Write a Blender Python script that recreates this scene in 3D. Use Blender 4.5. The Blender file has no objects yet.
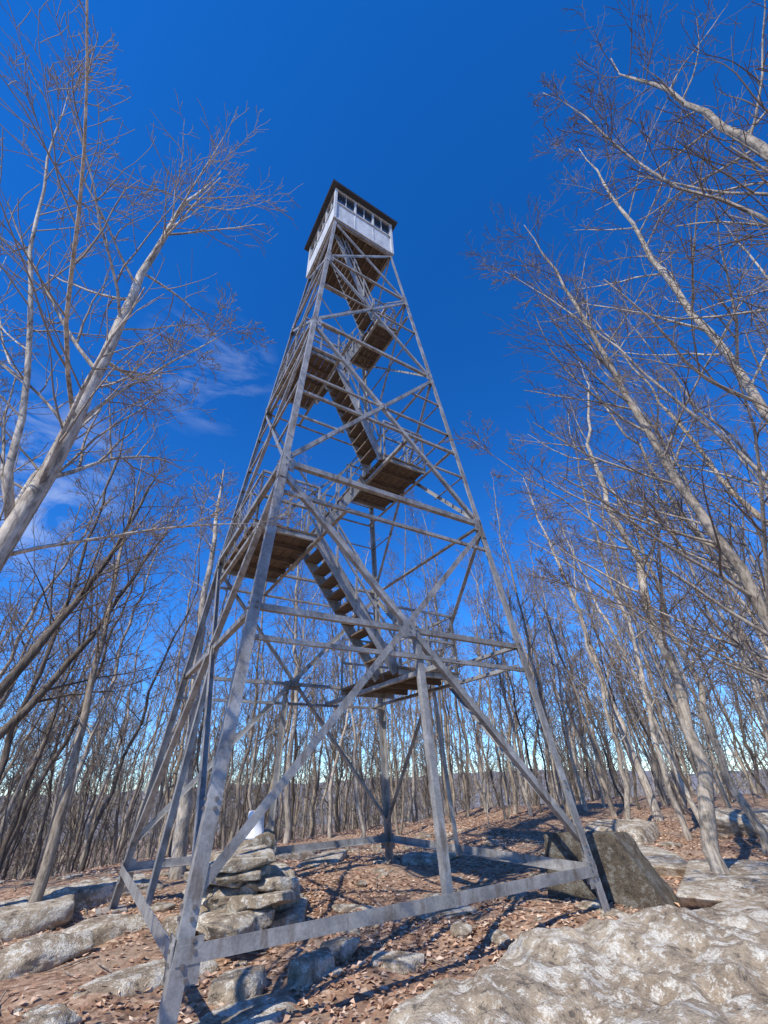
import bpy, bmesh, math, random
import numpy as np
from mathutils import Vector, Matrix

scene = bpy.context.scene
SUN_AZ, SUN_EL = 246.0, 47.0
CAM = (-3.44, -7.08, 1.57)

# ------------------------------------------------------------------ noise
def _hash(ix, iy, iz, seed):
    n = (ix * 374761393 + iy * 668265263 + iz * 2147483647 + seed * 1274126177) & 0xFFFFFFFF
    n = ((n ^ (n >> 13)) * 1274126177) & 0xFFFFFFFF
    n = n ^ (n >> 16)
    return (n & 0xFFFF) / 65535.0
def vnoise(x, y, z, seed=0):
    x = np.asarray(x, float); y = np.asarray(y, float) + 0 * x; z = np.asarray(z, float) + 0 * x
    ix = np.floor(x).astype(np.int64); iy = np.floor(y).astype(np.int64); iz = np.floor(z).astype(np.int64)
    fx, fy, fz = x - ix, y - iy, z - iz
    fx = fx * fx * (3 - 2 * fx); fy = fy * fy * (3 - 2 * fy); fz = fz * fz * (3 - 2 * fz)
    r = 0
    for a in (0, 1):
        wx = fx if a else 1 - fx
        for b in (0, 1):
            wy = fy if b else 1 - fy
            for c in (0, 1):
                wz = fz if c else 1 - fz
                r = r + wx * wy * wz * _hash(ix + a, iy + b, iz + c, seed)
    return r * 2 - 1
def fbm(x, y, z=0.0, seed=0, octv=4):
    s = 0; a = 1.0; f = 1.0
    for i in range(octv):
        s = s + a * vnoise(np.asarray(x) * f + 17.3 * i, np.asarray(y) * f - 9.1 * i, np.asarray(z) * f + 3.7 * i, seed + i)
        a *= 0.5; f *= 2.03
    return s

def H(x, y):
    x = np.asarray(x, float); y = np.asarray(y, float)
    dx, dy = x - CAM[0], y - CAM[1]
    R = np.hypot(dx, dy); az = np.degrees(np.arctan2(dx, dy))
    Rc = np.interp(az, [-180, -70, -20, 10, 35, 60, 100, 180], [14, 12, 10.5, 14, 19, 32, 40, 14])
    ov = np.maximum(R - Rc, 0)
    drop = 0.22 * ov * ov / (ov + 7)
    base = -45 * (1 - np.exp(-drop / 45))
    bump = 0.07 * fbm(x * 0.45, y * 0.45, 0, 5, 3) + 0.035 * fbm(x * 2.1, y * 2.1, 0, 9, 3)
    big = np.clip((R - 25) / 60, 0, 1) * 3 * fbm(x * 0.02, y * 0.02, 0, 31, 3)
    rise = 0.35 * np.clip((x - 4) / 8, 0, 1) * np.clip(1 - ov / 10, 0, 1)
    return base + bump + big + rise

# ------------------------------------------------------------------ builder
class MB:
    def __init__(s): s.v = []; s.f = []; s.m = []
    def add(s, verts, faces, mat=0):
        o = len(s.v); s.v.extend([tuple(map(float, v)) for v in verts])
        for f in faces: s.f.append(tuple(i + o for i in f)); s.m.append(mat)
    def mesh(s, name, mats, smooth=False):
        me = bpy.data.meshes.new(name); me.from_pydata(s.v, [], s.f); me.update()
        for m in mats: me.materials.append(m)
        me.polygons.foreach_set('material_index', s.m)
        if smooth: me.polygons.foreach_set('use_smooth', [True] * len(s.f))
        return me
    def obj(s, name, mats, parent=None, smooth=False):
        ob = bpy.data.objects.new(name, s.mesh(name, mats, smooth)); scene.collection.objects.link(ob)
        if parent: ob.parent = parent
        return ob
    def box(s, c, size, rot=None, mat=0):
        x, y, z = [k / 2 for k in size]
        vs = [Vector((sx * x, sy * y, sz * z)) for sz in (-1, 1) for sy in (-1, 1) for sx in (-1, 1)]
        if rot is not None: vs = [rot @ v for v in vs]
        vs = [v + Vector(c) for v in vs]
        s.add(vs, [(0, 2, 3, 1), (4, 5, 7, 6), (0, 1, 5, 4), (2, 6, 7, 3), (0, 4, 6, 2), (1, 3, 7, 5)], mat)
    def angle(s, p0, p1, a, b, w, t=0.009, mat=0, w2=None):
        p0 = Vector(p0); p1 = Vector(p1); ax = (p1 - p0).normalized()
        a = Vector(a); a = (a - ax * a.dot(ax)).normalized()
        b = Vector(b); b = b - ax * b.dot(ax); b = (b - a * b.dot(a)).normalized()
        w2 = w2 or w
        pr = [(0, 0), (w, 0), (w, t), (t, t), (t, w2), (0, w2)]
        vs = [p0 + a * x + b * y for x, y in pr] + [p1 + a * x + b * y for x, y in pr]
        fs = [(i, (i + 1) % 6, (i + 1) % 6 + 6, i + 6) for i in range(6)]
        fs += [(0, 1, 2, 3), (0, 3, 4, 5), (6, 9, 8, 7), (6, 11, 10, 9)]
        s.add(vs, fs, mat)
    def bar(s, p0, p1, w, h, up=(0, 0, 1), mat=0):
        p0 = Vector(p0); p1 = Vector(p1); ax = (p1 - p0).normalized()
        u = Vector(up); u = (u - ax * u.dot(ax)).normalized(); r = ax.cross(u)
        vs = [p + r * (sx * w / 2) + u * (sy * h / 2) for p in (p0, p1) for sx, sy in ((-1, -1), (1, -1), (1, 1), (-1, 1))]
        s.add(vs, [(0, 1, 5, 4), (1, 2, 6, 5), (2, 3, 7, 6), (3, 0, 4, 7), (3, 2, 1, 0), (4, 5, 6, 7)], mat)
    def tube(s, pts, rad, sides=6, mat=0, cap=True):
        P = np.asarray(pts, float); n = len(P)
        T = np.gradient(P, axis=0); T /= (np.linalg.norm(T, axis=1)[:, None] + 1e-9)
        ref = np.array([0.31, 0.17, 0.93]) if abs(T[0, 2]) < 0.8 else np.array([0.95, 0.2, 0.1])
        U = np.cross(T, ref); U /= (np.linalg.norm(U, axis=1)[:, None] + 1e-9); V = np.cross(T, U)
        an = np.arange(sides) * 2 * math.pi / sides
        R = np.asarray(rad, float).reshape(-1, 1, 1) if np.ndim(rad) else np.full((n, 1, 1), rad)
        ring = P[:, None, :] + R * (np.cos(an)[None, :, None] * U[:, None, :] + np.sin(an)[None, :, None] * V[:, None, :])
        o = len(s.v); s.v.extend(map(tuple, ring.reshape(-1, 3).tolist()))
        for i in range(n - 1):
            for k in range(sides):
                k2 = (k + 1) % sides
                s.f.append((o + i * sides + k, o + i * sides + k2, o + (i + 1) * sides + k2, o + (i + 1) * sides + k)); s.m.append(mat)
        if cap:
            s.f.append(tuple(o + (n - 1) * sides + k for k in range(sides))); s.m.append(mat)
            s.f.append(tuple(o + k for k in range(sides - 1, -1, -1))); s.m.append(mat)

def empty(name, loc=(0, 0, 0)):
    e = bpy.data.objects.new(name, None); e.location = loc; scene.collection.objects.link(e); return e

# ------------------------------------------------------------------ materials
def mat(name):
    m = bpy.data.materials.new(name); m.use_nodes = True
    nt = m.node_tree; b = nt.nodes['Principled BSDF']
    return m, nt, b
def ramp(nt, src, stops):
    r = nt.nodes.new('ShaderNodeValToRGB'); e = r.color_ramp.elements
    while len(e) > 1: e.remove(e[0])
    e[0].position = stops[0][0]; c = stops[0][1]; e[0].color = (*c, 1)
    for p, c in stops[1:]:
        q = e.new(p); q.color = (*c, 1)
    nt.links.new(src, r.inputs[0]); return r.outputs[0]
def mix(nt, fac, a, b, mode='MIX'):
    m = nt.nodes.new('ShaderNodeMix'); m.data_type = 'RGBA'; m.blend_type = mode
    for sock, v in ((m.inputs[0], fac), (m.inputs[6], a), (m.inputs[7], b)):
        if isinstance(v, (float, int)): sock.default_value = v
        elif isinstance(v, tuple): sock.default_value = (*v, 1)
        else: nt.links.new(v, sock)
    return m.outputs[2]
def bump(nt, b, h, strength, dist):
    n = nt.nodes.new('ShaderNodeBump'); n.inputs['Strength'].default_value = strength; n.inputs['Distance'].default_value = dist
    nt.links.new(h, n.inputs['Height']); nt.links.new(n.outputs[0], b.inputs['Normal'])
def coords(nt, scale=(1, 1, 1)):
    tc = nt.nodes.new('ShaderNodeTexCoord'); mp = nt.nodes.new('ShaderNodeMapping'); mp.inputs['Scale'].default_value = scale
    nt.links.new(tc.outputs['Object'], mp.inputs[0]); return mp.outputs[0]
def noise(nt, co, sc, det=5, rough=.55):
    n = nt.nodes.new('ShaderNodeTexNoise'); n.inputs['Scale'].default_value = sc; n.inputs['Detail'].default_value = det; n.inputs['Roughness'].default_value = rough
    nt.links.new(co, n.inputs['Vector']); return n.outputs['Fac']

def steel_mat():
    m, nt, b = mat('galvanized_steel'); co = coords(nt)
    n1 = noise(nt, co, 3.0, 5, .7); c = ramp(nt, n1, [(.3, (.20, .195, .185)), (.5, (.36, .35, .33)), (.7, (.56, .545, .51))])
    n2 = noise(nt, coords(nt, (1, 1, .25)), 9, 5, .6); rust = ramp(nt, n2, [(.53, (0, 0, 0)), (.68, (.8, .8, .8))])
    c = mix(nt, rust, c, (.18, .14, .105))
    n3 = noise(nt, co, 40, 3, .7); c = mix(nt, .5, c, ramp(nt, n3, [(.35, (.55, .54, .52)), (.6, (1, 1, 1))]), 'MULTIPLY')
    nt.links.new(c, b.inputs['Base Color']); b.inputs['Metallic'].default_value = .25
    nt.links.new(ramp(nt, n1, [(.3, (.6,) * 3), (.7, (.4,) * 3)]), b.inputs['Roughness'])
    bump(nt, b, n1, .15, .01); return m
def wood_mat():
    m, nt, b = mat('weathered_wood'); co = coords(nt, (1, 7, 7)); n1 = noise(nt, co, 5, 6, .65)
    c = ramp(nt, n1, [(.3, (.085, .06, .04)), (.55, (.165, .12, .085)), (.75, (.27, .21, .155))])
    nt.links.new(c, b.inputs['Base Color']); b.inputs['Roughness'].default_value = .85; bump(nt, b, n1, .4, .01); return m
def white_mat():
    m, nt, b = mat('weathered_white_paint'); n1 = noise(nt, coords(nt, (1, 1, .4)), 4, 6, .7)
    c = ramp(nt, n1, [(.3, (.36, .38, .40)), (.6, (.60, .62, .63))])
    nt.links.new(c, b.inputs['Base Color']); b.inputs['Roughness'].default_value = .6; return m
def plain(name, col, rough=.7, metal=0):
    m, nt, b = mat(name); n1 = noise(nt, coords(nt), 6, 5)
    c = ramp(nt, n1, [(.3, tuple(k * .75 for k in col)), (.7, tuple(min(1, k * 1.15) for k in col))])
    nt.links.new(c, b.inputs['Base Color']); b.inputs['Roughness'].default_value = rough; b.inputs['Metallic'].default_value = metal; return m
def bark_mat(name, dark, mid, light, zs=.18):
    m, nt, b = mat(name); co = coords(nt, (1, 1, zs))
    n1 = noise(nt, co, 26, 4, .7); n2 = noise(nt, coords(nt, (1, 1, .6)), 3.0, 6, .75)
    c = ramp(nt, n1, [(.32, dark), (.5, mid), (.68, light)])
    c = mix(nt, ramp(nt, n2, [(.52, (0, 0, 0)), (.64, (.75, .75, .75))]), c, tuple(min(1, k * 1.25) for k in light))
    c = mix(nt, ramp(nt, n2, [(.34, (.8, .8, .8)), (.44, (0, 0, 0))]), c, dark)
    oi = nt.nodes.new('ShaderNodeObjectInfo'); f = ramp(nt, oi.outputs['Random'], [(0, (.68, .66, .64)), (1, (1.0, .98, .95))])
    c = mix(nt, 1.0, c, f, 'MULTIPLY')
    nt.links.new(c, b.inputs['Base Color']); b.inputs['Roughness'].default_value = .9; b.inputs['Specular IOR Level'].default_value = .2; bump(nt, b, n1, .6, .015); return m
def simple_bark(name, a, c2, pos=False):
    m, nt, b = mat(name)
    if pos: src = noise(nt, coords(nt, (1, 1, .05)), 1.1, 1, .5); st = [(.35, a), (.65, c2)]
    else: src = nt.nodes.new('ShaderNodeObjectInfo').outputs['Random']; st = [(0, a), (1, c2)]
    nt.links.new(ramp(nt, src, st), b.inputs['Base Color']); b.inputs['Roughness'].default_value = .95; b.inputs['Specular IOR Level'].default_value = .1; return m
def rock_mat(name, base=1.0):
    m, nt, b = mat(name); co = coords(nt)
    n1 = noise(nt, co, 1.6, 6, .65); n2 = noise(nt, co, 14, 6, .7); n3 = noise(nt, co, 55, 3, .7)
    c = ramp(nt, n1, [(.3, tuple(k * base for k in (.24, .18, .12))), (.5, tuple(k * base for k in (.38, .31, .22))), (.68, tuple(k * base for k in (.50, .42, .31)))])
    c = mix(nt, .65, c, ramp(nt, n2, [(.3, (.35, .33, .3)), (.6, (1, .97, .93))]), 'MULTIPLY')
    ln = noise(nt, co, 5.5, 9, .82); lm = ramp(nt, ln, [(.51, (0, 0, 0)), (.54, (.9, .9, .9))])
    c = mix(nt, lm, c, ramp(nt, n3, [(.35, tuple(k * base for k in (.42, .39, .31))), (.6, tuple(min(.85, k * base) for k in (.72, .68, .58)))]))
    dm = ramp(nt, ln, [(.39, (.85, .85, .85)), (.43, (0, 0, 0))])
    c = mix(nt, dm, c, (.075 * base, .065 * base, .052 * base))
    nt.links.new(c, b.inputs['Base Color']); b.inputs['Roughness'].default_value = .92
    ad = nt.nodes.new('ShaderNodeMath'); ad.operation = 'ADD'; nt.links.new(n2, ad.inputs[0]); nt.links.new(n3, ad.inputs[1])
    bump(nt, b, ad.outputs[0], .75, .035); return m
def ground_mat():
    m, nt, b = mat('leafy_soil'); co = coords(nt)
    v = nt.nodes.new('ShaderNodeTexVoronoi'); v.inputs['Scale'].default_value = 16; nt.links.new(co, v.inputs['Vector'])
    sep = nt.nodes.new('ShaderNodeSeparateColor'); nt.links.new(v.outputs['Color'], sep.inputs[0])
    c = ramp(nt, sep.outputs[0], [(0, (.18, .10, .06)), (.4, (.34, .205, .125)), (.75, (.47, .31, .20)), (1, (.60, .44, .31))])
    n2 = noise(nt, co, .9, 6, .6); c = mix(nt, ramp(nt, n2, [(.5, (0, 0, 0)), (.6, (.6, .6, .6))]), c, (.37, .28, .20))
    n3 = noise(nt, co, 30, 4, .7); c = mix(nt, .55, c, ramp(nt, n3, [(.3, (.5, .46, .43)), (.6, (1, 1, 1))]), 'MULTIPLY')
    nt.links.new(c, b.inputs['Base Color']); b.inputs['Roughness'].default_value = .95
    bump(nt, b, n3, .7, .03); return m
def leaf_mat():
    m, nt, b = mat('dry_leaf'); g = nt.nodes.new('ShaderNodeNewGeometry')
    c = ramp(nt, g.outputs['Random Per Island'], [(0, (.24, .125, .07)), (.35, (.43, .245, .145)), (.7, (.59, .39, .26)), (1, (.75, .60, .46))])
    nt.links.new(c, b.inputs['Base Color']); b.inputs['Roughness'].default_value = .7; return m

STEEL = steel_mat(); WOOD = wood_mat(); WHITE = white_mat()
DARK = plain('dark_roof_metal', (.045, .045, .05), .6)
GLASS, _nt, _b = mat('window_glass'); _b.inputs['Base Color'].default_value = (.03, .04, .05, 1); _b.inputs['Roughness'].default_value = .08
BOLT = plain('bolt_steel', (.22, .2, .18), .5, .4)
BARK_L = bark_mat('pale_bark', (.16, .135, .11), (.46, .41, .34), (.66, .60, .51))
BARK_M = bark_mat('tan_bark', (.13, .105, .08), (.36, .305, .24), (.54, .475, .385))
BARK_D = bark_mat('dark_bark', (.055, .045, .036), (.155, .128, .10), (.27, .23, .185))
TWIG = simple_bark('twig_bark', (.17, .135, .108), (.30, .25, .20))
FARB = simple_bark('far_bark', (.16, .135, .11), (.44, .385, .315), True); FART = simple_bark('far_twig', (.17, .145, .12), (.27, .235, .195), True)
ROCK = rock_mat('lichen_rock', 1.15); ROCKD = rock_mat('grey_rock', .85)
STONE_SHADED = rock_mat('shaded_stone', .33)  # stone darkened all over, shade of the block's face put into its colour
GROUND = ground_mat(); LEAF = leaf_mat()

# ------------------------------------------------------------------ ground
def build_ground():
    na = 540
    radii = [0]; r = 0.12
    while r < 2600: radii.append(r); r += max(0.09, (r) * 0.03)
    radii = np.array(radii[1:]); an = np.arange(na) * 2 * math.pi / na
    cx, cy = -0.8, -3.0
    X = cx + radii[:, None] * np.cos(an); Y = cy + radii[:, None] * np.sin(an); Z = H(X, Y)
    V = np.stack([X, Y, Z], -1).reshape(-1, 3); c = len(V)
    V = np.vstack([V, [[cx, cy, float(H(cx, cy))]]])
    nr = len(radii)
    i = np.arange(nr - 1)[:, None]; k = np.arange(na)[None, :]; k2 = (k + 1) % na
    Q = np.stack([i * na + k, i * na + k2 + 0 * i, (i + 1) * na + k2, (i + 1) * na + k], -1).reshape(-1, 4)
    Q = Q[:, [0, 3, 2, 1]]
    F = Q.tolist() + [[c, kk, (kk + 1) % na] for kk in range(na)]
    me = bpy.data.meshes.new('ground'); me.from_pydata(V.tolist(), [], F); me.update()
    me.polygons.foreach_set('use_smooth', [True] * len(F)); me.materials.append(GROUND)
    ob = bpy.data.objects.new('ground', me); scene.collection.objects.link(ob)
build_ground()

def build_hills():
    hm, nt, b = mat('hazy_wooded_hill')
    n1 = noise(nt, coords(nt, (1, 1, .3)), .05, 8, .8)
    nt.links.new(ramp(nt, n1, [(.3, (.17, .165, .175)), (.7, (.28, .27, .275))]), b.inputs['Base Color']); b.inputs['Roughness'].default_value = 1  # distance haze painted into the hill colour as a bluish grey
    na = 720; prof = [(500, -60), (700, -42), (950, -28), (1300, -26), (1800, -90)]
    V = []; F = []
    for j, (R, z) in enumerate(prof):
        for k in range(na):
            a = k * 2 * math.pi / na
            h = 20 + 18 * float(fbm(3 * math.cos(a) + 5, 3 * math.sin(a) + 5, 0, 3, 6)) + 1.2 * float(vnoise(k * .9, j * 3.3, 0, 8))
            zz = z + (h * (0 if j in (0, 4) else (.5 if j == 1 else 1)))
            V.append((R * math.cos(a), R * math.sin(a), zz))
    for j in range(len(prof) - 1):
        for k in range(na):
            k2 = (k + 1) % na; F.append((j * na + k, j * na + k2, (j + 1) * na + k2, (j + 1) * na + k))
    b = MB(); b.add(V, F); b.obj('distant_hills', [hm], smooth=True)
build_hills()

# ------------------------------------------------------------------ leaves
def build_leaves(n=110000):
    rg = np.random.default_rng(4)
    th = rg.uniform(0, 2 * math.pi, n); R = 15 * np.sqrt(rg.uniform(0, 1, n)) ** 1.15
    x = 0.3 + R * np.cos(th); y = -0.5 + R * np.sin(th)
    keep = fbm(x * .5, y * .5, 0, 77, 3) + rg.uniform(-.6, .6, n) > -.3
    x, y = x[keep], y[keep]; n = len(x)
    z = H(x, y) + rg.uniform(.004, .03, n)
    L = rg.uniform(.018, .048, n); W = L * rg.uniform(.4, .75, n); a = rg.uniform(0, 2 * math.pi, n)
    d = np.stack([np.cos(a), np.sin(a), rg.uniform(-.35, .35, n)], -1); s = np.stack([-np.sin(a), np.cos(a), rg.uniform(-.4, .4, n)], -1)
    c = np.stack([x, y, z], -1); cu = rg.uniform(-.3, .5, n)[:, None] * L[:, None] * np.array([0, 0, 1.0])
    V = np.stack([c - d * L[:, None], c - s * W[:, None] + cu, c + d * L[:, None], c + s * W[:, None] + cu], 1).reshape(-1, 3)
    i = np.arange(n)[:, None] * 4; F = np.concatenate([np.hstack([i, i + 1, i + 2]), np.hstack([i, i + 2, i + 3])]).tolist()
    me = bpy.data.meshes.new('leaf_litter'); me.from_pydata(V.tolist(), [], F); me.update(); me.materials.append(LEAF)
    ob = bpy.data.objects.new('leaf_litter', me); scene.collection.objects.link(ob)
build_leaves()
tw = MB(); rgt = np.random.default_rng(12)
for i in range(260):
    x, y = rgt.uniform(-5, 8), rgt.uniform(-3.5, 7); L = rgt.uniform(.15, .9); a = rgt.uniform(0, 6.28); P_ = []
    for k in range(5):
        P_.append((x, y, float(H(x, y)) + .02 + .015 * k * rgt.uniform(0, 1))); a += rgt.normal() * .2; x += math.cos(a) * L / 5; y += math.sin(a) * L / 5
    tw.tube(P_, np.linspace(.008, .003, 5) * rgt.uniform(.6, 1.6), 4)
tw.obj('fallen_twigs', [BARK_M])

# ------------------------------------------------------------------ rocks
_ico = {}
def ico(sub):
    if sub not in _ico:
        bm = bmesh.new(); bmesh.ops.create_icosphere(bm, subdivisions=sub, radius=1.0)
        v = np.array([q.co[:] for q in bm.verts]); f = [[q.index for q in p.verts] for p in bm.faces]; bm.free(); _ico[sub] = (v, f)
    return _ico[sub]
def rock(name, c, size, seed=0, rz=0, sub=5, planes=16, amp=.05, m=None, parent=None, tilt=(0, 0), soft=22, boxy=.8, P0=None):
    rg = np.random.default_rng(seed); V, F = ico(sub)
    nn = rg.normal(size=(planes, 3)); nn /= np.linalg.norm(nn, axis=1)[:, None]; dd = rg.uniform(.78, 1.05, planes)
    ax = np.array([[1, 0, 0], [-1, 0, 0], [0, 1, 0], [0, -1, 0], [0, 0, 1], [0, 0, -1]], float) + rg.normal(size=(6, 3)) * .1
    ax /= np.linalg.norm(ax, axis=1)[:, None]
    nn = np.vstack([nn, ax]); dd = np.concatenate([dd, np.full(6, boxy)])
    if P0 is not None:
        nn = np.array([p[:3] for p in P0], float); dd = np.array([p[3] for p in P0], float) / np.linalg.norm(nn, axis=1); nn /= np.linalg.norm(nn, axis=1)[:, None]; boxy = .5
    q = np.maximum(V @ nn.T, 1e-3) / dd[None, :]
    r = 1.0 / (np.sum(q ** soft, axis=1) ** (1 / soft))
    P = V * r[:, None]
    sz = np.array(size, float) / 2 / boxy
    Q = P * sz
    s0 = 1.0 / max(size) * 3
    nz = fbm(Q[:, 0] * s0, Q[:, 1] * s0, Q[:, 2] * s0 * 1.6, seed + 50, 5) * amp + .3 * amp * fbm(Q[:, 0] * s0 * 7, Q[:, 1] * s0 * 7, Q[:, 2] * s0 * 9, seed + 90, 3)
    Q = Q + V * nz[:, None] * min(size) * 1.6
    R = np.array((Matrix.Rotation(rz, 3, 'Z') @ Matrix.Rotation(tilt[0], 3, 'X') @ Matrix.Rotation(tilt[1], 3, 'Y')))
    Q = Q @ R.T
    me = bpy.data.meshes.new(name); me.from_pydata(Q.tolist(), [], F); me.update()
    me.polygons.foreach_set('use_smooth', [True] * len(F)); me.materials.append(m or ROCK)
    ob = bpy.data.objects.new(name, me); ob.location = c; scene.collection.objects.link(ob)
    if parent: ob.parent = parent
    return ob
def g(x, y, dz=0): return (x, y, float(H(x, y)) + dz)

rock('lichen_boulder', (.47, -4.72, -.04), (4.5, 3.0, .98), 11, -.12, 7, 16, .14, ROCK, soft=12)
rock('stone_block', (3.38, -1.9, .15), (1, 1, 1), 5, .25, 6, 0, .018, STONE_SHADED, soft=60,
     P0=[(-1, 0, .10, .27), (1, 0, .05, .32), (0, 1, .05, .74), (.0, -1, .62, .80), (.05, .04, 1, .64), (0, 0, -1, .5)])
rock('rock_slab', g(3.3, -4.0, .02), (2.2, 1.3, .34), 31, .2, 6, 12, .07)
rock('rock_slab', g(5.2, -2.9, .02), (2.8, 1.5, .3), 32, .4, 6, 12, .07)
rock('rock_slab', g(6.2, -.6, .0), (2.6, 1.6, .28), 33, .6, 6, 12, .07)
rock('rock_slab', g(8.2, .9, .1), (2.4, 1.3, .5), 36, .3, 6)
rock('rock_slab', g(10.5, -1.2, .15), (2.6, 1.6, .6), 37, .3, 6)
rock('rock_slab', g(3.6, 2.6, .0), (1.6, .9, .25), 38, .3, 5)
rock('rock_slab', g(1.6, 3.8, .0), (1.6, .8, .25), 39, .9, 5)
rock('rock_slab', g(-2.6, 1.3, .02), (1.1, .7, .3), 41, .3, 5)
rock('rock_slab', g(-3.3, .6, .05), (.9, .55, .32), 42, .4, 5)
rock('rock', g(-3.2, -1.5, .04), (.45, .32, .24), 43, .7, 5)
rock('rock_slab', g(-2.35, -.7, .0), (1.2, .6, .2), 44, .2, 6)
rock('rock', g(-1.7, -1.55, .02), (.55, .4, .22), 45, .9, 5)
rock('rock', g(-1.0, -1.6, .03), (.5, .3, .24), 46, .4, 5)
rock('rock', g(-.55, -1.25, .03), (.4, .3, .2), 47, .4, 5)
rock('rock_slab', g(-1.9, -2.15, -.02), (1.3, .7, .18), 48, .5, 6)
rock('rock_slab', g(-.3, 1.0, .0), (.8, .55, .14), 49, .5, 5)
rock('rock_slab', g(.5, .3, .0), (.7, .5, .1), 71, 1.5, 5)
rock('rock_slab', g(1.3, -.9, .0), (.8, .45, .1), 72, .2, 5)
rock('rock_slab', g(-.2, -1.9, .0), (.5, .35, .12), 73, 2.2, 5)
rock('rock_ledge', g(-4.3, 2.4, -.05), (2.6, 1.2, .4), 51, .1, 6, 12, .08)
rock('rock_ledge', g(-2.7, 3.5, .0), (1.9, 1.0, .4), 52, .4, 6, 12, .08)
rock('rock_ledge', g(.6, 5.6, .0), (3.0, 1.4, .3), 53, .1, 6, 12, .08)
rock('rock_slab', g(2.5, -2.5, -.12), (.55, .55, .3), 61, .2, 5)
rgr = random.Random(8)
peb = empty('scattered_stones')
for i in range(190):
    x, y = rgr.uniform(-4.5, 8), rgr.uniform(-3.2, 7)
    s = rgr.uniform(.05, .27)
    rock('stone_%d' % i, g(x, y, s * .03), (s * 1.7, s, s * .36), 100 + i, rgr.uniform(0, 6), 3, 10, .05, rgr.choice([ROCK, ROCKD]), peb)

pile = empty('stone_pile', (0, 0, 0))
rgp = random.Random(3)
lay = 0.05
k = 0
for L in range(6):
    wx = .74 - L * .07; wy = 1.0 - L * .11
    for j in range(6 if L < 4 else 3):
        sx = rgp.uniform(.5, .9); sy = rgp.uniform(.35, .62); sz = rgp.uniform(.12, .18)
        x = -1.15 + rgp.uniform(-wx, wx) * .75; y = .15 + L * .07 + rgp.uniform(-wy, wy) * .85
        rock('stone_%d' % k, (x, y, lay + rgp.uniform(-.02, .03)), (sx, sy, sz), 300 + k, rgp.uniform(0, 3.1), 5, 10, .06, rgp.choice([ROCK, ROCKD, ROCK]), pile, (rgp.uniform(-.1, .1), rgp.uniform(-.1, .1)), soft=30); k += 1
    lay += .125
rock('stone_%d' % k, (-.8, 1.35, .40), (.7, .6, .84), 900, .3, 5, 8, .05, ROCKD, pile)

bk = MB(); an = [i * 2 * math.pi / 24 for i in range(24)]
prof = [(.0, .36), (.118, .36), (.125, .35), (.135, .2), (.15, .03), (.165, .03), (.165, 0), (.15, 0)]
vv = []; ff = []
for r_, z_ in prof: vv += [(r_ * math.cos(a), r_ * math.sin(a), z_) for a in an]
for i in range(len(prof) - 1):
    for q in range(24): ff.append((i * 24 + q, i * 24 + (q + 1) % 24, (i + 1) * 24 + (q + 1) % 24, (i + 1) * 24 + q))
bk.add(vv, ff); ob = bk.obj('white_bucket', [plain('white_plastic', (.75, .76, .78), .4)], smooth=True); ob.location = (-.80, 1.3, .83)

# ------------------------------------------------------------------ tower
S0 = 2.51; ZS = .45; TP = .089
def W(z): return S0 - TP * (z - ZS)
L1, L2, L3, L4, LT = 3.32, 5.70, 10.17, 13.75, 16.67
XC1 = L2 + (L3 - L2) * W(L2) / (W(L2) + W(L3)); XC2 = L3 + (L4 - L3) * W(L3) / (W(L3) + W(L4))
tower = empty('fire_lookout_tower')
def P(sx, sy, z, ins=0): w = W(z) - ins; return Vector((sx * w, sy * w, z))
corners = [(-1, -1), (1, -1), (1, 1), (-1, 1)]
legs = MB()
for sx, sy in corners:
    for z0, z1, w in ((-.25, L2, .12), (L2, L4, .10), (L4, LT + .1, .085)):
        legs.angle(P(sx, sy, z0), P(sx, sy, z1), (-sx, 0, 0), (0, -sy, 0), w, .011)
    for z in (L2, L4):
        for a in ((-sx, 0, 0), (0, -sy, 0)):
            out = Vector((0, sy, 0)) if a[0] else Vector((sx, 0, 0))
            c = P(sx, sy, z) + Vector(a) * .06 + out * .009
            sl = Vector((-sx * TP, -sy * TP, 1)).normalized()
            legs.bar(c - sl * .28, c + sl * .28, .1, .008, up=out)
    for z in (ZS + .0, ZS + .25, ZS + .32, 1.4, 1.47, L1, L1 + .07):
        for a in ((-sx, 0, 0), (0, -sy, 0)):
            out = Vector((0, sy, 0)) if a[0] else Vector((sx, 0, 0))
            c = P(sx, sy, z) + Vector(a) * .07
            legs.box(c + out * .008, (.026, .026, .026), mat=1)
legs.obj('corner_legs', [STEEL, BOLT], tower)
br = MB()
faces = [((-1, -1), (1, -1), (0, -1, 0)), ((1, -1), (1, 1), (1, 0, 0)), ((1, 1), (-1, 1), (0, 1, 0)), ((-1, 1), (-1, -1), (-1, 0, 0))]
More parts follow.
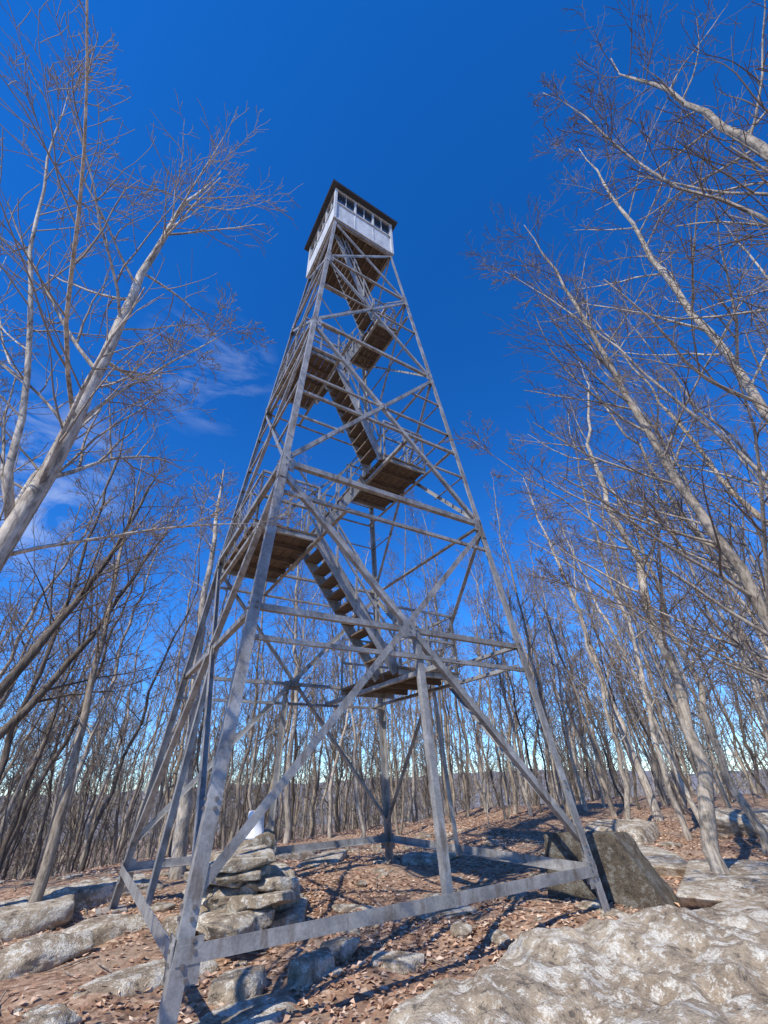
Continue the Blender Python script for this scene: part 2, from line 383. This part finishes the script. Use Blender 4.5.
for c0, c1, n in faces:
    n = Vector(n); ninw = -n
    along = (Vector((*c1, 0)) - Vector((*c0, 0))).normalized()
    def Q(c, z, off): return P(c[0], c[1], z) - n * off
    def hz(z, w, off, upf=1):
        br.angle(Q(c0, z, off) + along * .02, Q(c1, z, off) - along * .02, (0, 0, upf), ninw, w)
    def dg(ca, za, cb, zb, w, off):
        p, q = Q(ca, za, off), Q(cb, zb, off); ax = (q - p).normalized()
        a = n.cross(ax); a = a if a.z > 0 else -a
        s_ = along if (q - p).dot(along) > 0 else -along
        br.angle(p + s_ * .03 - a * w / 2, q - s_ * .03 - a * w / 2, a, ninw, w, .008)
    hz(ZS, .11, -.012, 1)
    dg(c0, ZS + .35, c1, L2 - .1, .085, .013); dg(c1, ZS + .35, c0, L2 - .1, .085, .026)
    hz(L1, .075, .045); hz(L2, .085, -.010)
    dg(c0, L2 + .1, c1, L3 - .08, .07, .013); dg(c1, L2 + .1, c0, L3 - .08, .07, .026)
    hz(XC1, .045, .045); hz(L3, .065, -.010)
    dg(c0, L3 + .08, c1, L4 - .06, .06, .013); dg(c1, L3 + .08, c0, L4 - .06, .06, .026)
    hz(XC2, .04, .045); hz(L4, .06, -.010)
    dg(c0, L4 + .08, c1, LT - .1, .05, .013); dg(c1, L4 + .08, c0, LT - .1, .05, .026)
    hz(LT - .1, .09, -.010)
    m0 = (Q(c0, ZS, .06) + Q(c1, ZS, .06)) / 2 + along * .12; m1 = (Q(c0, L1, .06) + Q(c1, L1, .06)) / 2 + along * .12
    br.angle(m0 - Vector((0, 0, .02)), m1 + Vector((0, 0, .1)), along, ninw, .09)
    for ca, s_ in ((c0, 1), (c1, -1)):
        for zc, zt in ((XC1, L3), (XC1, L2)):
            zm = (zc + zt) / 2
            pa = Q(ca, zm, .04); ww = W(zm)
            pb = pa + along * s_ * ww * .52
            br.angle(pa, pb, (0, 0, 1), ninw, .038, .006)
    for z in (ZS + .02, L2, L3, L4):
        for ca, s_ in ((c0, 1), (c1, -1)):
            c = Q(ca, z, -.004) + along * s_ * .11
            br.bar(c - Vector((0, 0, .13)), c + Vector((0, 0, .13)), .18, .007, up=n)
            for dz in (-.1, -.03, .05, .11):
                br.box(c + Vector((0, 0, dz)) + n * .008 + along * s_ * rgp.uniform(-.05, .05), (.022, .022, .022), mat=1)
    for z, w_ in ((L1 + .03, .2), (XC1, .14), (XC2, .12)):
        c = (Q(c0, z, .006) + Q(c1, z, .006)) / 2
        br.bar(c - Vector((0, 0, w_ / 2)), c + Vector((0, 0, w_ / 2)), w_, .007, up=n)
        for q in (-1, 1): br.box(c + n * .008 + Vector((0, 0, q * .04)), (.022,) * 3, mat=1)
br.obj('bracing', [STEEL, BOLT], tower)

lands = [(.75, 2.05, -.85, 1.45, 3.15), (-2.02, -.85, -.75, 1.5, 5.35), (.6, 1.78, -.85, 1.1, 7.8), (-1.58, -.6, -.8, 1.05, 10.35), (.5, 1.3, -.75, .95, 13.0)]
ys = [-.42, .42]
pl = MB(); rail = MB()
def railing(p, q, h=1.05, mesh=True):
    p = Vector(p); q = Vector(q); n_ = max(2, int((q - p).length / .9) + 1)
    for i in range(n_ + 1):
        a = p.lerp(q, i / n_); rail.bar(a, a + Vector((0, 0, h)), .035, .035, up=(1, 0.01, 0))
    for hh in (h, h * .5): rail.bar(p + Vector((0, 0, hh)), q + Vector((0, 0, hh)), .035, .04)
    if mesh:
        Ln = (q - p).length; d = (q - p).normalized(); st = .13
        k_ = -h
        while k_ < Ln:
            for sg in (1, -1):
                a0, a1 = max(k_, 0), min(k_ + h, Ln)
                if a1 - a0 > .02:
                    z0, z1 = a0 - k_, a1 - k_
                    if sg < 0: z0, z1 = h - z0, h - z1
                    rail.tube([p + d * a0 + Vector((0, 0, z0)), p + d * a1 + Vector((0, 0, z1))], .0028, 3, cap=False)
            k_ += st
for i, (x0, x1, y0, y1, z) in enumerate(lands):
    nb = int((x1 - x0) / .15)
    for j in range(nb):
        xc = x0 + (j + .5) * (x1 - x0) / nb
        pl.box((xc, (y0 + y1) / 2 + rgp.uniform(-.02, .02), z + .02 + rgp.uniform(-.002, .002)), ((x1 - x0) / nb - .014, y1 - y0, .04), mat=0)
    pl.box(((x0 + x1) / 2, y0 + .05, z - .047), (x1 - x0, .05, .09), mat=1)
    pl.box(((x0 + x1) / 2, y1 - .05, z - .047), (x1 - x0, .05, .09), mat=1)
    for yy in (.25, .5, .75): pl.box(((x0 + x1) / 2, y0 + (y1 - y0) * yy, z - .047), (x1 - x0, .05, .09), mat=0)
    w = W(z - .1) - .02
    for xx in (x0 + .03, x1 - .03):
        pl.angle((xx, -w, z - .18), (xx, w, z - .18), (1 if xx < x1 - .1 else -1, 0, 0), (0, 0, 1), .07, mat=1)
    if i < 3:
        for sy in (-1, 1):
            pl.angle((-w, sy * w, z - .2), (w, sy * w, z - .2), (0, 0, 1), (0, -sy, 0), .055, mat=1)
    sgn = 1 if x0 > 0 else -1
    xo = x1 - .03 if sgn > 0 else x0 + .03; xi = x0 + .02 if sgn > 0 else x1 - .02
    railing((xo, y0 + .02, z + .04), (xo, y1 - .02, z + .04))
    railing((xo, y0 + .02, z + .04), (xi, y0 + .02, z + .04))
    railing((xo, y1 - .02, z + .04), (xi, y1 - .02, z + .04))
pl.obj('landings', [WOOD, STEEL], tower)
stm = MB()
def flight(xa, za, xb, zb, yc, wd=.62):
    n_ = int(round((zb - za) / .225))
    for s_ in (-1, 1):
        y = yc + s_ * wd / 2
        stm.bar((xa, y, za - .04), (xb, y, zb - .04), .012, .2, mat=1)
        d = Vector((xb - xa, 0, zb - za))
        for k_ in (0.02, .25, .5, .75, .98):
            p = Vector((xa, y + s_ * .02, za)) + d * k_
            rail.bar(p, p + Vector((0, 0, .9)), .03, .03, up=(1, 0.01, 0))
        for hh in (.9, .48): rail.bar((xa, y + s_ * .02, za + hh), (xb, y + s_ * .02, zb + hh), .03, .035)
    for k_ in range(1, n_):
        t = k_ / n_
        stm.box((xa + (xb - xa) * t, yc, za + (zb - za) * t - .0), (.25, wd - .02, .04), mat=0)
for i in range(len(lands) - 1):
    a, b_ = lands[i], lands[i + 1]
    ya = ys[0] if i % 2 == 0 else ys[1]
    if i % 2 == 0: flight(a[0] - .0, a[4], b_[1] + .0, b_[4], ya)
    else: flight(a[1] + .0, a[4], b_[0] - .0, b_[4], ya)
flight(lands[4][0], lands[4][4], -.85, LT, ys[0], .6)
stm.obj('stairs', [WOOD, STEEL], tower)
rail.obj('railings', [STEEL], tower)

cab = MB(); cw = 1.09; zt = 18.75; zw = LT + 1.12
cab.box((0, 0, LT + .03), (2 * cw, 2 * cw, .05), mat=1)
for j in range(8): cab.box((-.95 + j * .27, 0, LT - .05), (.05, 2 * cw - .1, .1), mat=1)
def fbox(n, u0, u1, z0, z1, d, th, m):
    uc, wd = (u0 + u1) / 2, u1 - u0; c = cw + d
    if n == 0: cab.box((uc, -c, (z0 + z1) / 2), (wd, th, z1 - z0), mat=m)
    if n == 2: cab.box((uc, c, (z0 + z1) / 2), (wd, th, z1 - z0), mat=m)
    if n == 1: cab.box((c, uc, (z0 + z1) / 2), (th, wd, z1 - z0), mat=m)
    if n == 3: cab.box((-c, uc, (z0 + z1) / 2), (th, wd, z1 - z0), mat=m)
for n in range(4):
    e = cw - .045
    fbox(n, -e, e, LT + .06, zw, -.02, .03, 0)
    fbox(n, -e, e, zw, zw + .05, .0, .07, 0)
    fbox(n, -e, e, zt - .06, zt, .0, .06, 0)
    fbox(n, -e, e, LT - .0, LT + .06, .01, .05, 0)
    for u in (-.35, .35): fbox(n, u - .03, u + .03, zw + .05, zt - .06, .0, .055, 0)
    for u in (-.7, 0, .7):
        fbox(n, u - .34, u + .34, zw + .05, zt - .06, -.025, .008, 2)
        fbox(n, u - .01, u + .01, zw + .05, zt - .06, -.01, .02, 0)
    for u in (-.35, .35): fbox(n, u - .012, u + .012, LT + .06, zw, -.0, .02, 0)
for sx, sy in corners: cab.box((sx * cw, sy * cw, (LT + zt) / 2), (.085, .085, zt - LT), mat=0)
ro = cw + .2
cab.box((0, 0, zt + .03), (2 * ro, 2 * ro, .06), mat=3)
cab.add([(-ro - .01, -ro - .01, zt + .062), (ro + .01, -ro - .01, zt + .062), (ro + .01, ro + .01, zt + .062), (-ro - .01, ro + .01, zt + .062), (0, 0, zt + .62)],
        [(0, 1, 4), (1, 2, 4), (2, 3, 4), (3, 0, 4), (3, 2, 1, 0)], 3)
cab.tube([(0, 0, zt + .55), (0, 0, zt + 1.2)], .015, 6, 3)
cab.obj('cab', [WHITE, WOOD, GLASS, DARK], tower)
ft = MB()
for sx, sy in corners:
    p = P(sx, sy, 0); ft.box((p.x - sx * .03, p.y - sy * .03, -.08), (.42, .42, .2))
ft.obj('footings', [plain('concrete', (.33, .31, .28), .9)], tower)

# ------------------------------------------------------------------ trees
def rot_dir(d, ang, rg):
    d = d / np.linalg.norm(d); r = rg.normal(size=3); p = r - d * (r @ d); p /= np.linalg.norm(p) + 1e-9
    return d * math.cos(ang) + p * math.sin(ang)
def grow(B, p, d, L, r, lv, rg, maxlv, nch, minr, trop):
    n = 3 if lv >= maxlv else (5 if L < 1 else 7)
    pts = [p]; dd = d / np.linalg.norm(d); st = L / n; wob = .08 if lv < 1 else .10
    for i in range(n):
        dd = dd + rg.normal(size=3) * wob; dd[2] += trop; dd = dd / np.linalg.norm(dd); p = p + dd * st; pts.append(p)
    pts = np.array(pts); rad = np.maximum(np.linspace(r, r * .3, n + 1), minr)
    B.tube(pts, rad, 6 if r > .03 else (4 if r > .012 else 3), cap=False, mat=1 if (lv >= 1 or r < .011) else 0)
    if lv < maxlv:
        for k in range(nch[lv]):
            f = .15 + .83 * (k + rg.uniform(0, 1)) / nch[lv]; i = min(int(f * n), n - 1); q = pts[i] + (pts[i + 1] - pts[i]) * (f * n - i)
            dl = pts[i + 1] - pts[i]
            c = rot_dir(dl, rg.uniform(.5, .9), rg)
            grow(B, q, c, L * rg.uniform(.28, .6) * (1.15 - .6 * f), max(r * (1 - .7 * f) * .6, minr), lv + 1, rg, maxlv, nch, minr, trop)
def make_tree(path, r0, r1, seed, nb=26, f0=.3, Lb=2.6, maxlv=3, nch=(6, 5, 3), minr=.005, trop=.035, wob=.035, stems=(), side=12, brr=.4, cap=True):
    rg = np.random.default_rng(seed); B = MB()
    def trunk(path, r0, r1, nb, f0, Lb):
        path = np.array(path, float); seg = np.linalg.norm(np.diff(path, axis=0), axis=1); cum = np.concatenate([[0], np.cumsum(seg)]); T = cum[-1]
        n = max(8, int(T / .5)); u = np.linspace(0, T, n + 1)
        pts = np.stack([np.interp(u, cum, path[:, k]) for k in range(3)], -1)
        for _ in range(3): pts[1:-1] = (pts[:-2] + 2 * pts[1:-1] + pts[2:]) / 4
        jit = np.cumsum(rg.normal(size=(n + 1, 3)) * wob, axis=0); jit -= np.linspace(0, 1, n + 1)[:, None] * jit[-1] * .7; jit[:, 2] = 0; jit[0] = 0
        pts = pts + jit
        flare = .3 if r0 > .05 else 0
        rad = r0 + (r1 - r0) * (u / T) ** .9; rad = rad * (1 + flare * np.exp(-u / .3)) * (1 + rg.normal(size=n + 1) * .025)
        rad[-2:] *= .6
        B.tube(pts, rad, side if r0 > .05 else 6, cap=cap)
        for k in range(nb + 2):
            f = f0 + (1 - f0) * ((k + rg.uniform(0, 1)) / nb) if k < nb else rg.uniform(.9, .99)
            i = min(int(f * n), n - 1); q = pts[i] + (pts[i + 1] - pts[i]) * (f * n - i)
            dl = (pts[i + 1] - pts[i])
            c = rot_dir(dl, rg.uniform(.5, 1.1) if k < nb else rg.uniform(.2, .5), rg); c[2] = abs(c[2]) * .8 + .08
            rel = (f - f0) / (1 - f0); L = Lb * rg.uniform(.5, 1.1) * (1.05 - .65 * rel)
            rr = (r0 + (r1 - r0) * f)
            grow(B, q, c, L, max(min(rr * brr, .009 * L + .004), minr), 0, rg, maxlv - 1, nch, minr, trop)
    trunk(path, r0, r1, nb, f0, Lb)
    for s in stems: trunk(*s)
    return B
def near_tree(name, base, path, m, **kw):
    bx = np.array(base, float); rel = [tuple(np.array(p, float) - bx) for p in path]
    st = []
    for s in kw.pop('stems', ()): st.append(([tuple(np.array(p, float) - bx) for p in s[0]],) + tuple(s[1:]))
    B = make_tree(rel, stems=st, **kw); ob = B.obj(name, [m, TWIG], smooth=True); ob.location = tuple(bx); return ob

NT = 'bare_tree'
near_tree(NT, (-4.45, -3.15, 0), [(-4.45, -3.15, -.2), (-4.38, -3.1, 3.4), (-4.3, -3.1, 6), (-4.2, -3.1, 8.6), (-4.0, -3.0, 11)], BARK_L, r0=.11, r1=.01, seed=5, nb=30, f0=.2, Lb=3.2,
          nch=(8, 4, 3), minr=.0036, wob=.03,
          stems=[([(-4.4, -3.1, 3.3), (-4.75, -3.1, 4.9), (-5.5, -3.3, 7.2), (-5.9, -3.5, 9.5)], .036, .008, 20, .15, 2.6),
                 ([(-4.38, -3.1, 3.1), (-3.3, -2.9, 3.75), (-2.2, -2.75, 4.25)], .018, .004, 12, .15, 1.0),
                 ([(-4.35, -3.1, 4.4), (-3.9, -3.0, 5.6), (-3.1, -2.9, 7.2)], .022, .004, 14, .1, 1.3)])
near_tree(NT, (4.3, -5.35, 0), [(4.3, -5.35, -.2), (3.9, -5.3, 3.8), (3.0, -5.2, 7.5), (1.9, -5.0, 12)], BARK_L, r0=.11, r1=.012, seed=6, nb=34, f0=.2, Lb=3.8, nch=(8, 4, 3), minr=.0038, wob=.04,
          stems=[([(4.0, -5.3, 2.6), (2.3, -4.3, 4.5), (.6, -3.5, 6.2)], .03, .006, 18, .1, 1.4),
                 ([(4.15, -5.3, 1.9), (2.7, -4.4, 3.0), (1.2, -3.8, 3.8)], .024, .005, 16, .1, 1.1)])
near_tree(NT, (4.3, -6.1, 0), [(4.3, -6.1, -.2), (3.8, -6.1, 5.3), (3.3, -6.3, 9), (2.7, -6.5, 13.5)], BARK_L, r0=.115, r1=.012, seed=7, nb=34, f0=.2, Lb=3.8, nch=(8, 4, 3), minr=.0038, wob=.04,
          stems=[([(3.85, -6.1, 4.2), (2.5, -5.4, 7), (1.0, -4.7, 9.7)], .033, .006, 20, .1, 1.7)])
near_tree(NT, (2.7, -7.9, 0), [(2.7, -7.9, -.2), (2.5, -7.8, 4), (2.25, -7.7, 7.9), (1.6, -7.6, 12.9)], BARK_L, r0=.14, r1=.014, seed=8, nb=28, f0=.32, Lb=3.3, nch=(8, 4, 3), minr=.0038, wob=.04,
          stems=[([(2.45, -7.8, 5), (1.2, -7.2, 8), (.1, -6.6, 10.8)], .036, .006, 20, .1, 1.8)])
near_tree(NT, (-6.0, 1.6, -.1), [(-6.0, 1.6, -.3), (-4.9, 2.0, 2.8), (-4.1, 2.4, 5.3), (-3.6, 2.7, 8.5)], BARK_D, r0=.12, r1=.015, seed=9, nb=18, f0=.4, Lb=2.2, nch=(6, 4, 2), minr=.004)
near_tree(NT, (-6.3, 2.6, -.1), [(-6.3, 2.6, -.4), (-5.0, 2.9, 2.0), (-4.0, 3.3, 4.2), (-3.0, 3.6, 7.5)], BARK_D, r0=.11, r1=.015, seed=19, nb=18, f0=.4, Lb=2.2, nch=(6, 4, 2), minr=.004)
near_tree(NT, (-3.5, 2.5, -.1), [(-3.5, 2.5, -.4), (-3.55, 2.8, 3), (-3.9, 3.4, 6.5), (-4.2, 3.7, 9)], BARK_M, r0=.09, r1=.015, seed=10, nb=20, f0=.4, Lb=2.0, nch=(6, 4, 2), minr=.004)
near_tree(NT, (-1.3, 4.2, 0), [(-1.3, 4.2, -.3), (-1.58, 4.2, 3), (-1.84, 4.2, 6.5), (-2.1, 4.4, 10)], BARK_L, r0=.16, r1=.03, seed=12, nb=14, f0=.6, Lb=1.6, nch=(5, 4, 2), minr=.004)
near_tree(NT, (11, 1.6, .2), [(11, 1.6, -.2), (10.6, 1.8, 4), (10.2, 1.9, 8), (9.6, 2.2, 12.5)], BARK_L, r0=.13, r1=.02, seed=13, nb=24, f0=.4, Lb=2.4, nch=(7, 4, 2), minr=.005)

variants = []; farB = []
for i in range(18):
    rg = random.Random(40 + i); sap = 9 <= i < 12; far = i >= 12; h = rg.uniform(4, 7) if sap else rg.uniform(10.5, 14)
    x = [rg.uniform(-.7, .7) for _ in range(4)]
    path = [(0, 0, -.6), (x[0] * .5 + rg.uniform(-.3, .3), x[1] * .5, h * .35), (x[0], x[1] + .2, h * .7), (x[0] + x[2], x[1] + x[3], h)]
    st = []
    if i % 3 == 0 and not sap:
        st = [([(0.05, 0, -.4), (-x[0] * 1.2 + .4, -x[1], h * .4), (-x[0] * 2 + .8, -x[1] * 2, h * .85)], .06, .012, 12, .4, 1.7)]
    if far:
        B = make_tree(path, rg.uniform(.08, .13), .02, 200 + i, nb=28, f0=.12, Lb=2.8, maxlv=2, nch=(10, 3, 2), minr=.011, stems=st, side=5, wob=.08, cap=False)
        farB.append((np.array(B.v), np.array(B.f), np.array(B.m)))
    else:
        B = make_tree(path, .03 if sap else rg.uniform(.06, .12), .006 if sap else .012, 200 + i, nb=14 if sap else 25, f0=.2 if sap else rg.uniform(.22, .38), Lb=1.3 if sap else rg.uniform(2.2, 3.0),
                  nch=(4, 2, 2) if sap else (7, 3, 2), minr=.0052, stems=st, side=8 if not sap else 5, wob=.06)
        variants.append(B.mesh('tree_mesh_%d' % i, [[BARK_M, BARK_D, BARK_L][i % 3], TWIG], True))
def inst(name, x, y, rg, parent=None, sc=None, vi=None):
    ob = bpy.data.objects.new(name, variants[rg.randrange(9) if vi is None else rg.choice(vi)]); ob.location = (x, y, float(H(x, y)) - .05)
    s = sc or rg.uniform(.75, 1.15); t = s * rg.uniform(.75, 1.1); ob.scale = (t, t, s); ob.rotation_euler = (rg.gauss(0, .07), rg.gauss(0, .07), rg.uniform(0, 6.28))
    scene.collection.objects.link(ob)
    if parent: ob.parent = parent
    return ob
rg = random.Random(21)
pts = []
def ok(x, y, d):
    return all((x - a) ** 2 + (y - b) ** 2 > d * d for a, b in pts)
def place(azr, Rr, count, dmin):
    c = 0; tries = 0
    while c < count and tries < count * 20:
        tries += 1
        az = math.radians(rg.uniform(*azr)); R = math.sqrt(rg.uniform(Rr[0] ** 2, Rr[1] ** 2))
        x = CAM[0] + R * math.sin(az); y = CAM[1] + R * math.cos(az)
        if abs(x) < 4.6 and abs(y) < 4.6: continue
        if not ok(x, y, dmin): continue
        pts.append((x, y)); c += 1; yield x, y
def put(name, azr, Rr, count, dmin, parent=None, **kw):
    for x, y in place(azr, Rr, count, dmin): inst(name, x, y, rg, parent, **kw)
put(NT, (62, 88), (8, 14), 10, 1.3, vi=(0, 2, 3, 5, 6, 8))
put(NT, (44, 66), (14, 20), 9, 1.3, vi=(0, 2, 3, 5, 6, 8))
put(NT, (-22, 5), (12, 16), 9, 1.1)
wood = empty('woodland')
put('tree', (-32, 92), (15.5, 29), 150, 1.0, wood)
put('sapling', (-30, 90), (15, 34), 90, .6, wood, vi=(9, 10, 11))
# far trees merged in one mesh
AV = []; AF = []; AM = []; off = 0
for x, y in list(place((-28, 88), (27, 50), 230, 1.1)) + list(place((-26, 84), (50, 95), 220, 1.4)) + list(place((110, 315), (16, 50), 40, 3)):
    v, f, m_ = rg.choice(farB); s = rg.uniform(.75, 1.15); t = s * rg.uniform(.8, 1.1)
    R = np.array(Matrix.Rotation(rg.uniform(0, 6.28), 3, 'Z')); q = (v * [t, t, s]) @ R.T
    q[:, 0] += q[:, 2] * rg.gauss(0, .07) + x; q[:, 1] += q[:, 2] * rg.gauss(0, .07) + y; q[:, 2] += float(H(x, y)) - .05
    AV.append(q); AF.append(f + off); AM.append(m_); off += len(v)
AV = np.vstack(AV); AF = np.vstack(AF); AM = np.concatenate(AM)
me = bpy.data.meshes.new('distant_trees')
me.vertices.add(len(AV)); me.vertices.foreach_set('co', AV.astype(np.float32).ravel())
me.loops.add(AF.size); me.loops.foreach_set('vertex_index', AF.astype(np.int32).ravel())
me.polygons.add(len(AF)); me.polygons.foreach_set('loop_start', np.arange(0, AF.size, 4, dtype=np.int32))
me.materials.append(FARB); me.materials.append(FART)
me.polygons.foreach_set('material_index', AM.astype(np.int32)); me.update(calc_edges=True)
ob = bpy.data.objects.new('distant_trees', me); scene.collection.objects.link(ob)

# ------------------------------------------------------------------ sky, sun
w = bpy.data.worlds.new('World'); scene.world = w; w.use_nodes = True; nt = w.node_tree
bg = nt.nodes['Background']
sky = nt.nodes.new('ShaderNodeTexSky'); sky.sky_type = 'NISHITA'; sky.sun_disc = False
sky.sun_elevation = math.radians(SUN_EL); sky.sun_rotation = math.radians(SUN_AZ)
sky.altitude = 2500; sky.air_density = 1.0; sky.dust_density = .0; sky.ozone_density = 2.5
hs = nt.nodes.new('ShaderNodeHueSaturation'); hs.inputs['Saturation'].default_value = 1.34; hs.inputs['Value'].default_value = 1.72; nt.links.new(sky.outputs[0], hs.inputs['Color'])
skyc = mix(nt, 1.0, hs.outputs[0], (.74, .95, 1.25), 'MULTIPLY')
tc = nt.nodes.new('ShaderNodeTexCoord')
mp = nt.nodes.new('ShaderNodeMapping'); mp.inputs['Scale'].default_value = (2.5, 2.5, 7); mp.inputs['Rotation'].default_value = (.3, .2, 0); nt.links.new(tc.outputs['Generated'], mp.inputs[0])
cn = nt.nodes.new('ShaderNodeTexNoise'); cn.inputs['Scale'].default_value = 2.6; cn.inputs['Detail'].default_value = 7; cn.inputs['Roughness'].default_value = .62; cn.inputs['Distortion'].default_value = .5; nt.links.new(mp.outputs[0], cn.inputs['Vector'])
def spot(v, a, b):
    d = nt.nodes.new('ShaderNodeVectorMath'); d.operation = 'DOT_PRODUCT'; nt.links.new(tc.outputs['Generated'], d.inputs[0]); d.inputs[1].default_value = v
    r = nt.nodes.new('ShaderNodeMapRange'); r.inputs['From Min'].default_value = a; r.inputs['From Max'].default_value = b; nt.links.new(d.outputs['Value'], r.inputs['Value']); return r.outputs[0]
def mth(op, a, b):
    m_ = nt.nodes.new('ShaderNodeMath'); m_.operation = op; m_.use_clamp = True
    for i_, q in enumerate((a, b)):
        if isinstance(q, float): m_.inputs[i_].default_value = q
        else: nt.links.new(q, m_.inputs[i_])
    return m_.outputs[0]
s1 = mth('MULTIPLY', spot((.014, .68, .733), .989, .9995), .22); s2 = mth('MULTIPLY', spot((-.252, .85, .462), .978, .998), .4)
msk = mth('MAXIMUM', s1, s2)
cl = nt.nodes.new('ShaderNodeMapRange'); cl.inputs['From Min'].default_value = .45; cl.inputs['From Max'].default_value = .7; nt.links.new(cn.outputs['Fac'], cl.inputs['Value'])
cm = mth('MULTIPLY', msk, cl.outputs[0])
col = mix(nt, cm, skyc, (8.5, 9.0, 9.6))
nt.links.new(col, bg.inputs['Color']); bg.inputs['Strength'].default_value = .12

sl = bpy.data.lights.new('sun', 'SUN'); sl.energy = 5.0; sl.angle = math.radians(.5); sl.color = (1, .93, .82)
so = bpy.data.objects.new('sun', sl); scene.collection.objects.link(so)
az, el = math.radians(SUN_AZ), math.radians(SUN_EL)
sd = Vector((math.sin(az) * math.cos(el), math.cos(az) * math.cos(el), math.sin(el)))
so.rotation_euler = sd.to_track_quat('Z', 'Y').to_euler(); so.location = (-20, -5, 30)

# ------------------------------------------------------------------ camera
pitch, yaw, roll = .5637, .5674, -.0362
fw = Vector((math.sin(yaw) * math.cos(pitch), math.cos(yaw) * math.cos(pitch), math.sin(pitch)))
r = Vector((math.cos(yaw), -math.sin(yaw), 0)); u = r.cross(fw)
r2 = r * math.cos(roll) + u * math.sin(roll); u2 = -r * math.sin(roll) + u * math.cos(roll)
cd = bpy.data.cameras.new('camera'); co = bpy.data.objects.new('camera', cd); scene.collection.objects.link(co)
M = Matrix((r2, u2, -fw)).transposed().to_4x4(); M.translation = Vector(CAM); co.matrix_world = M
cd.sensor_fit = 'VERTICAL'; cd.sensor_height = 24; cd.lens = 24 * 421.97 / 1024; cd.clip_start = .05; cd.clip_end = 6000
scene.camera = co
scene.view_settings.view_transform = 'Standard'; scene.view_settings.look = 'None'; scene.view_settings.exposure = 0
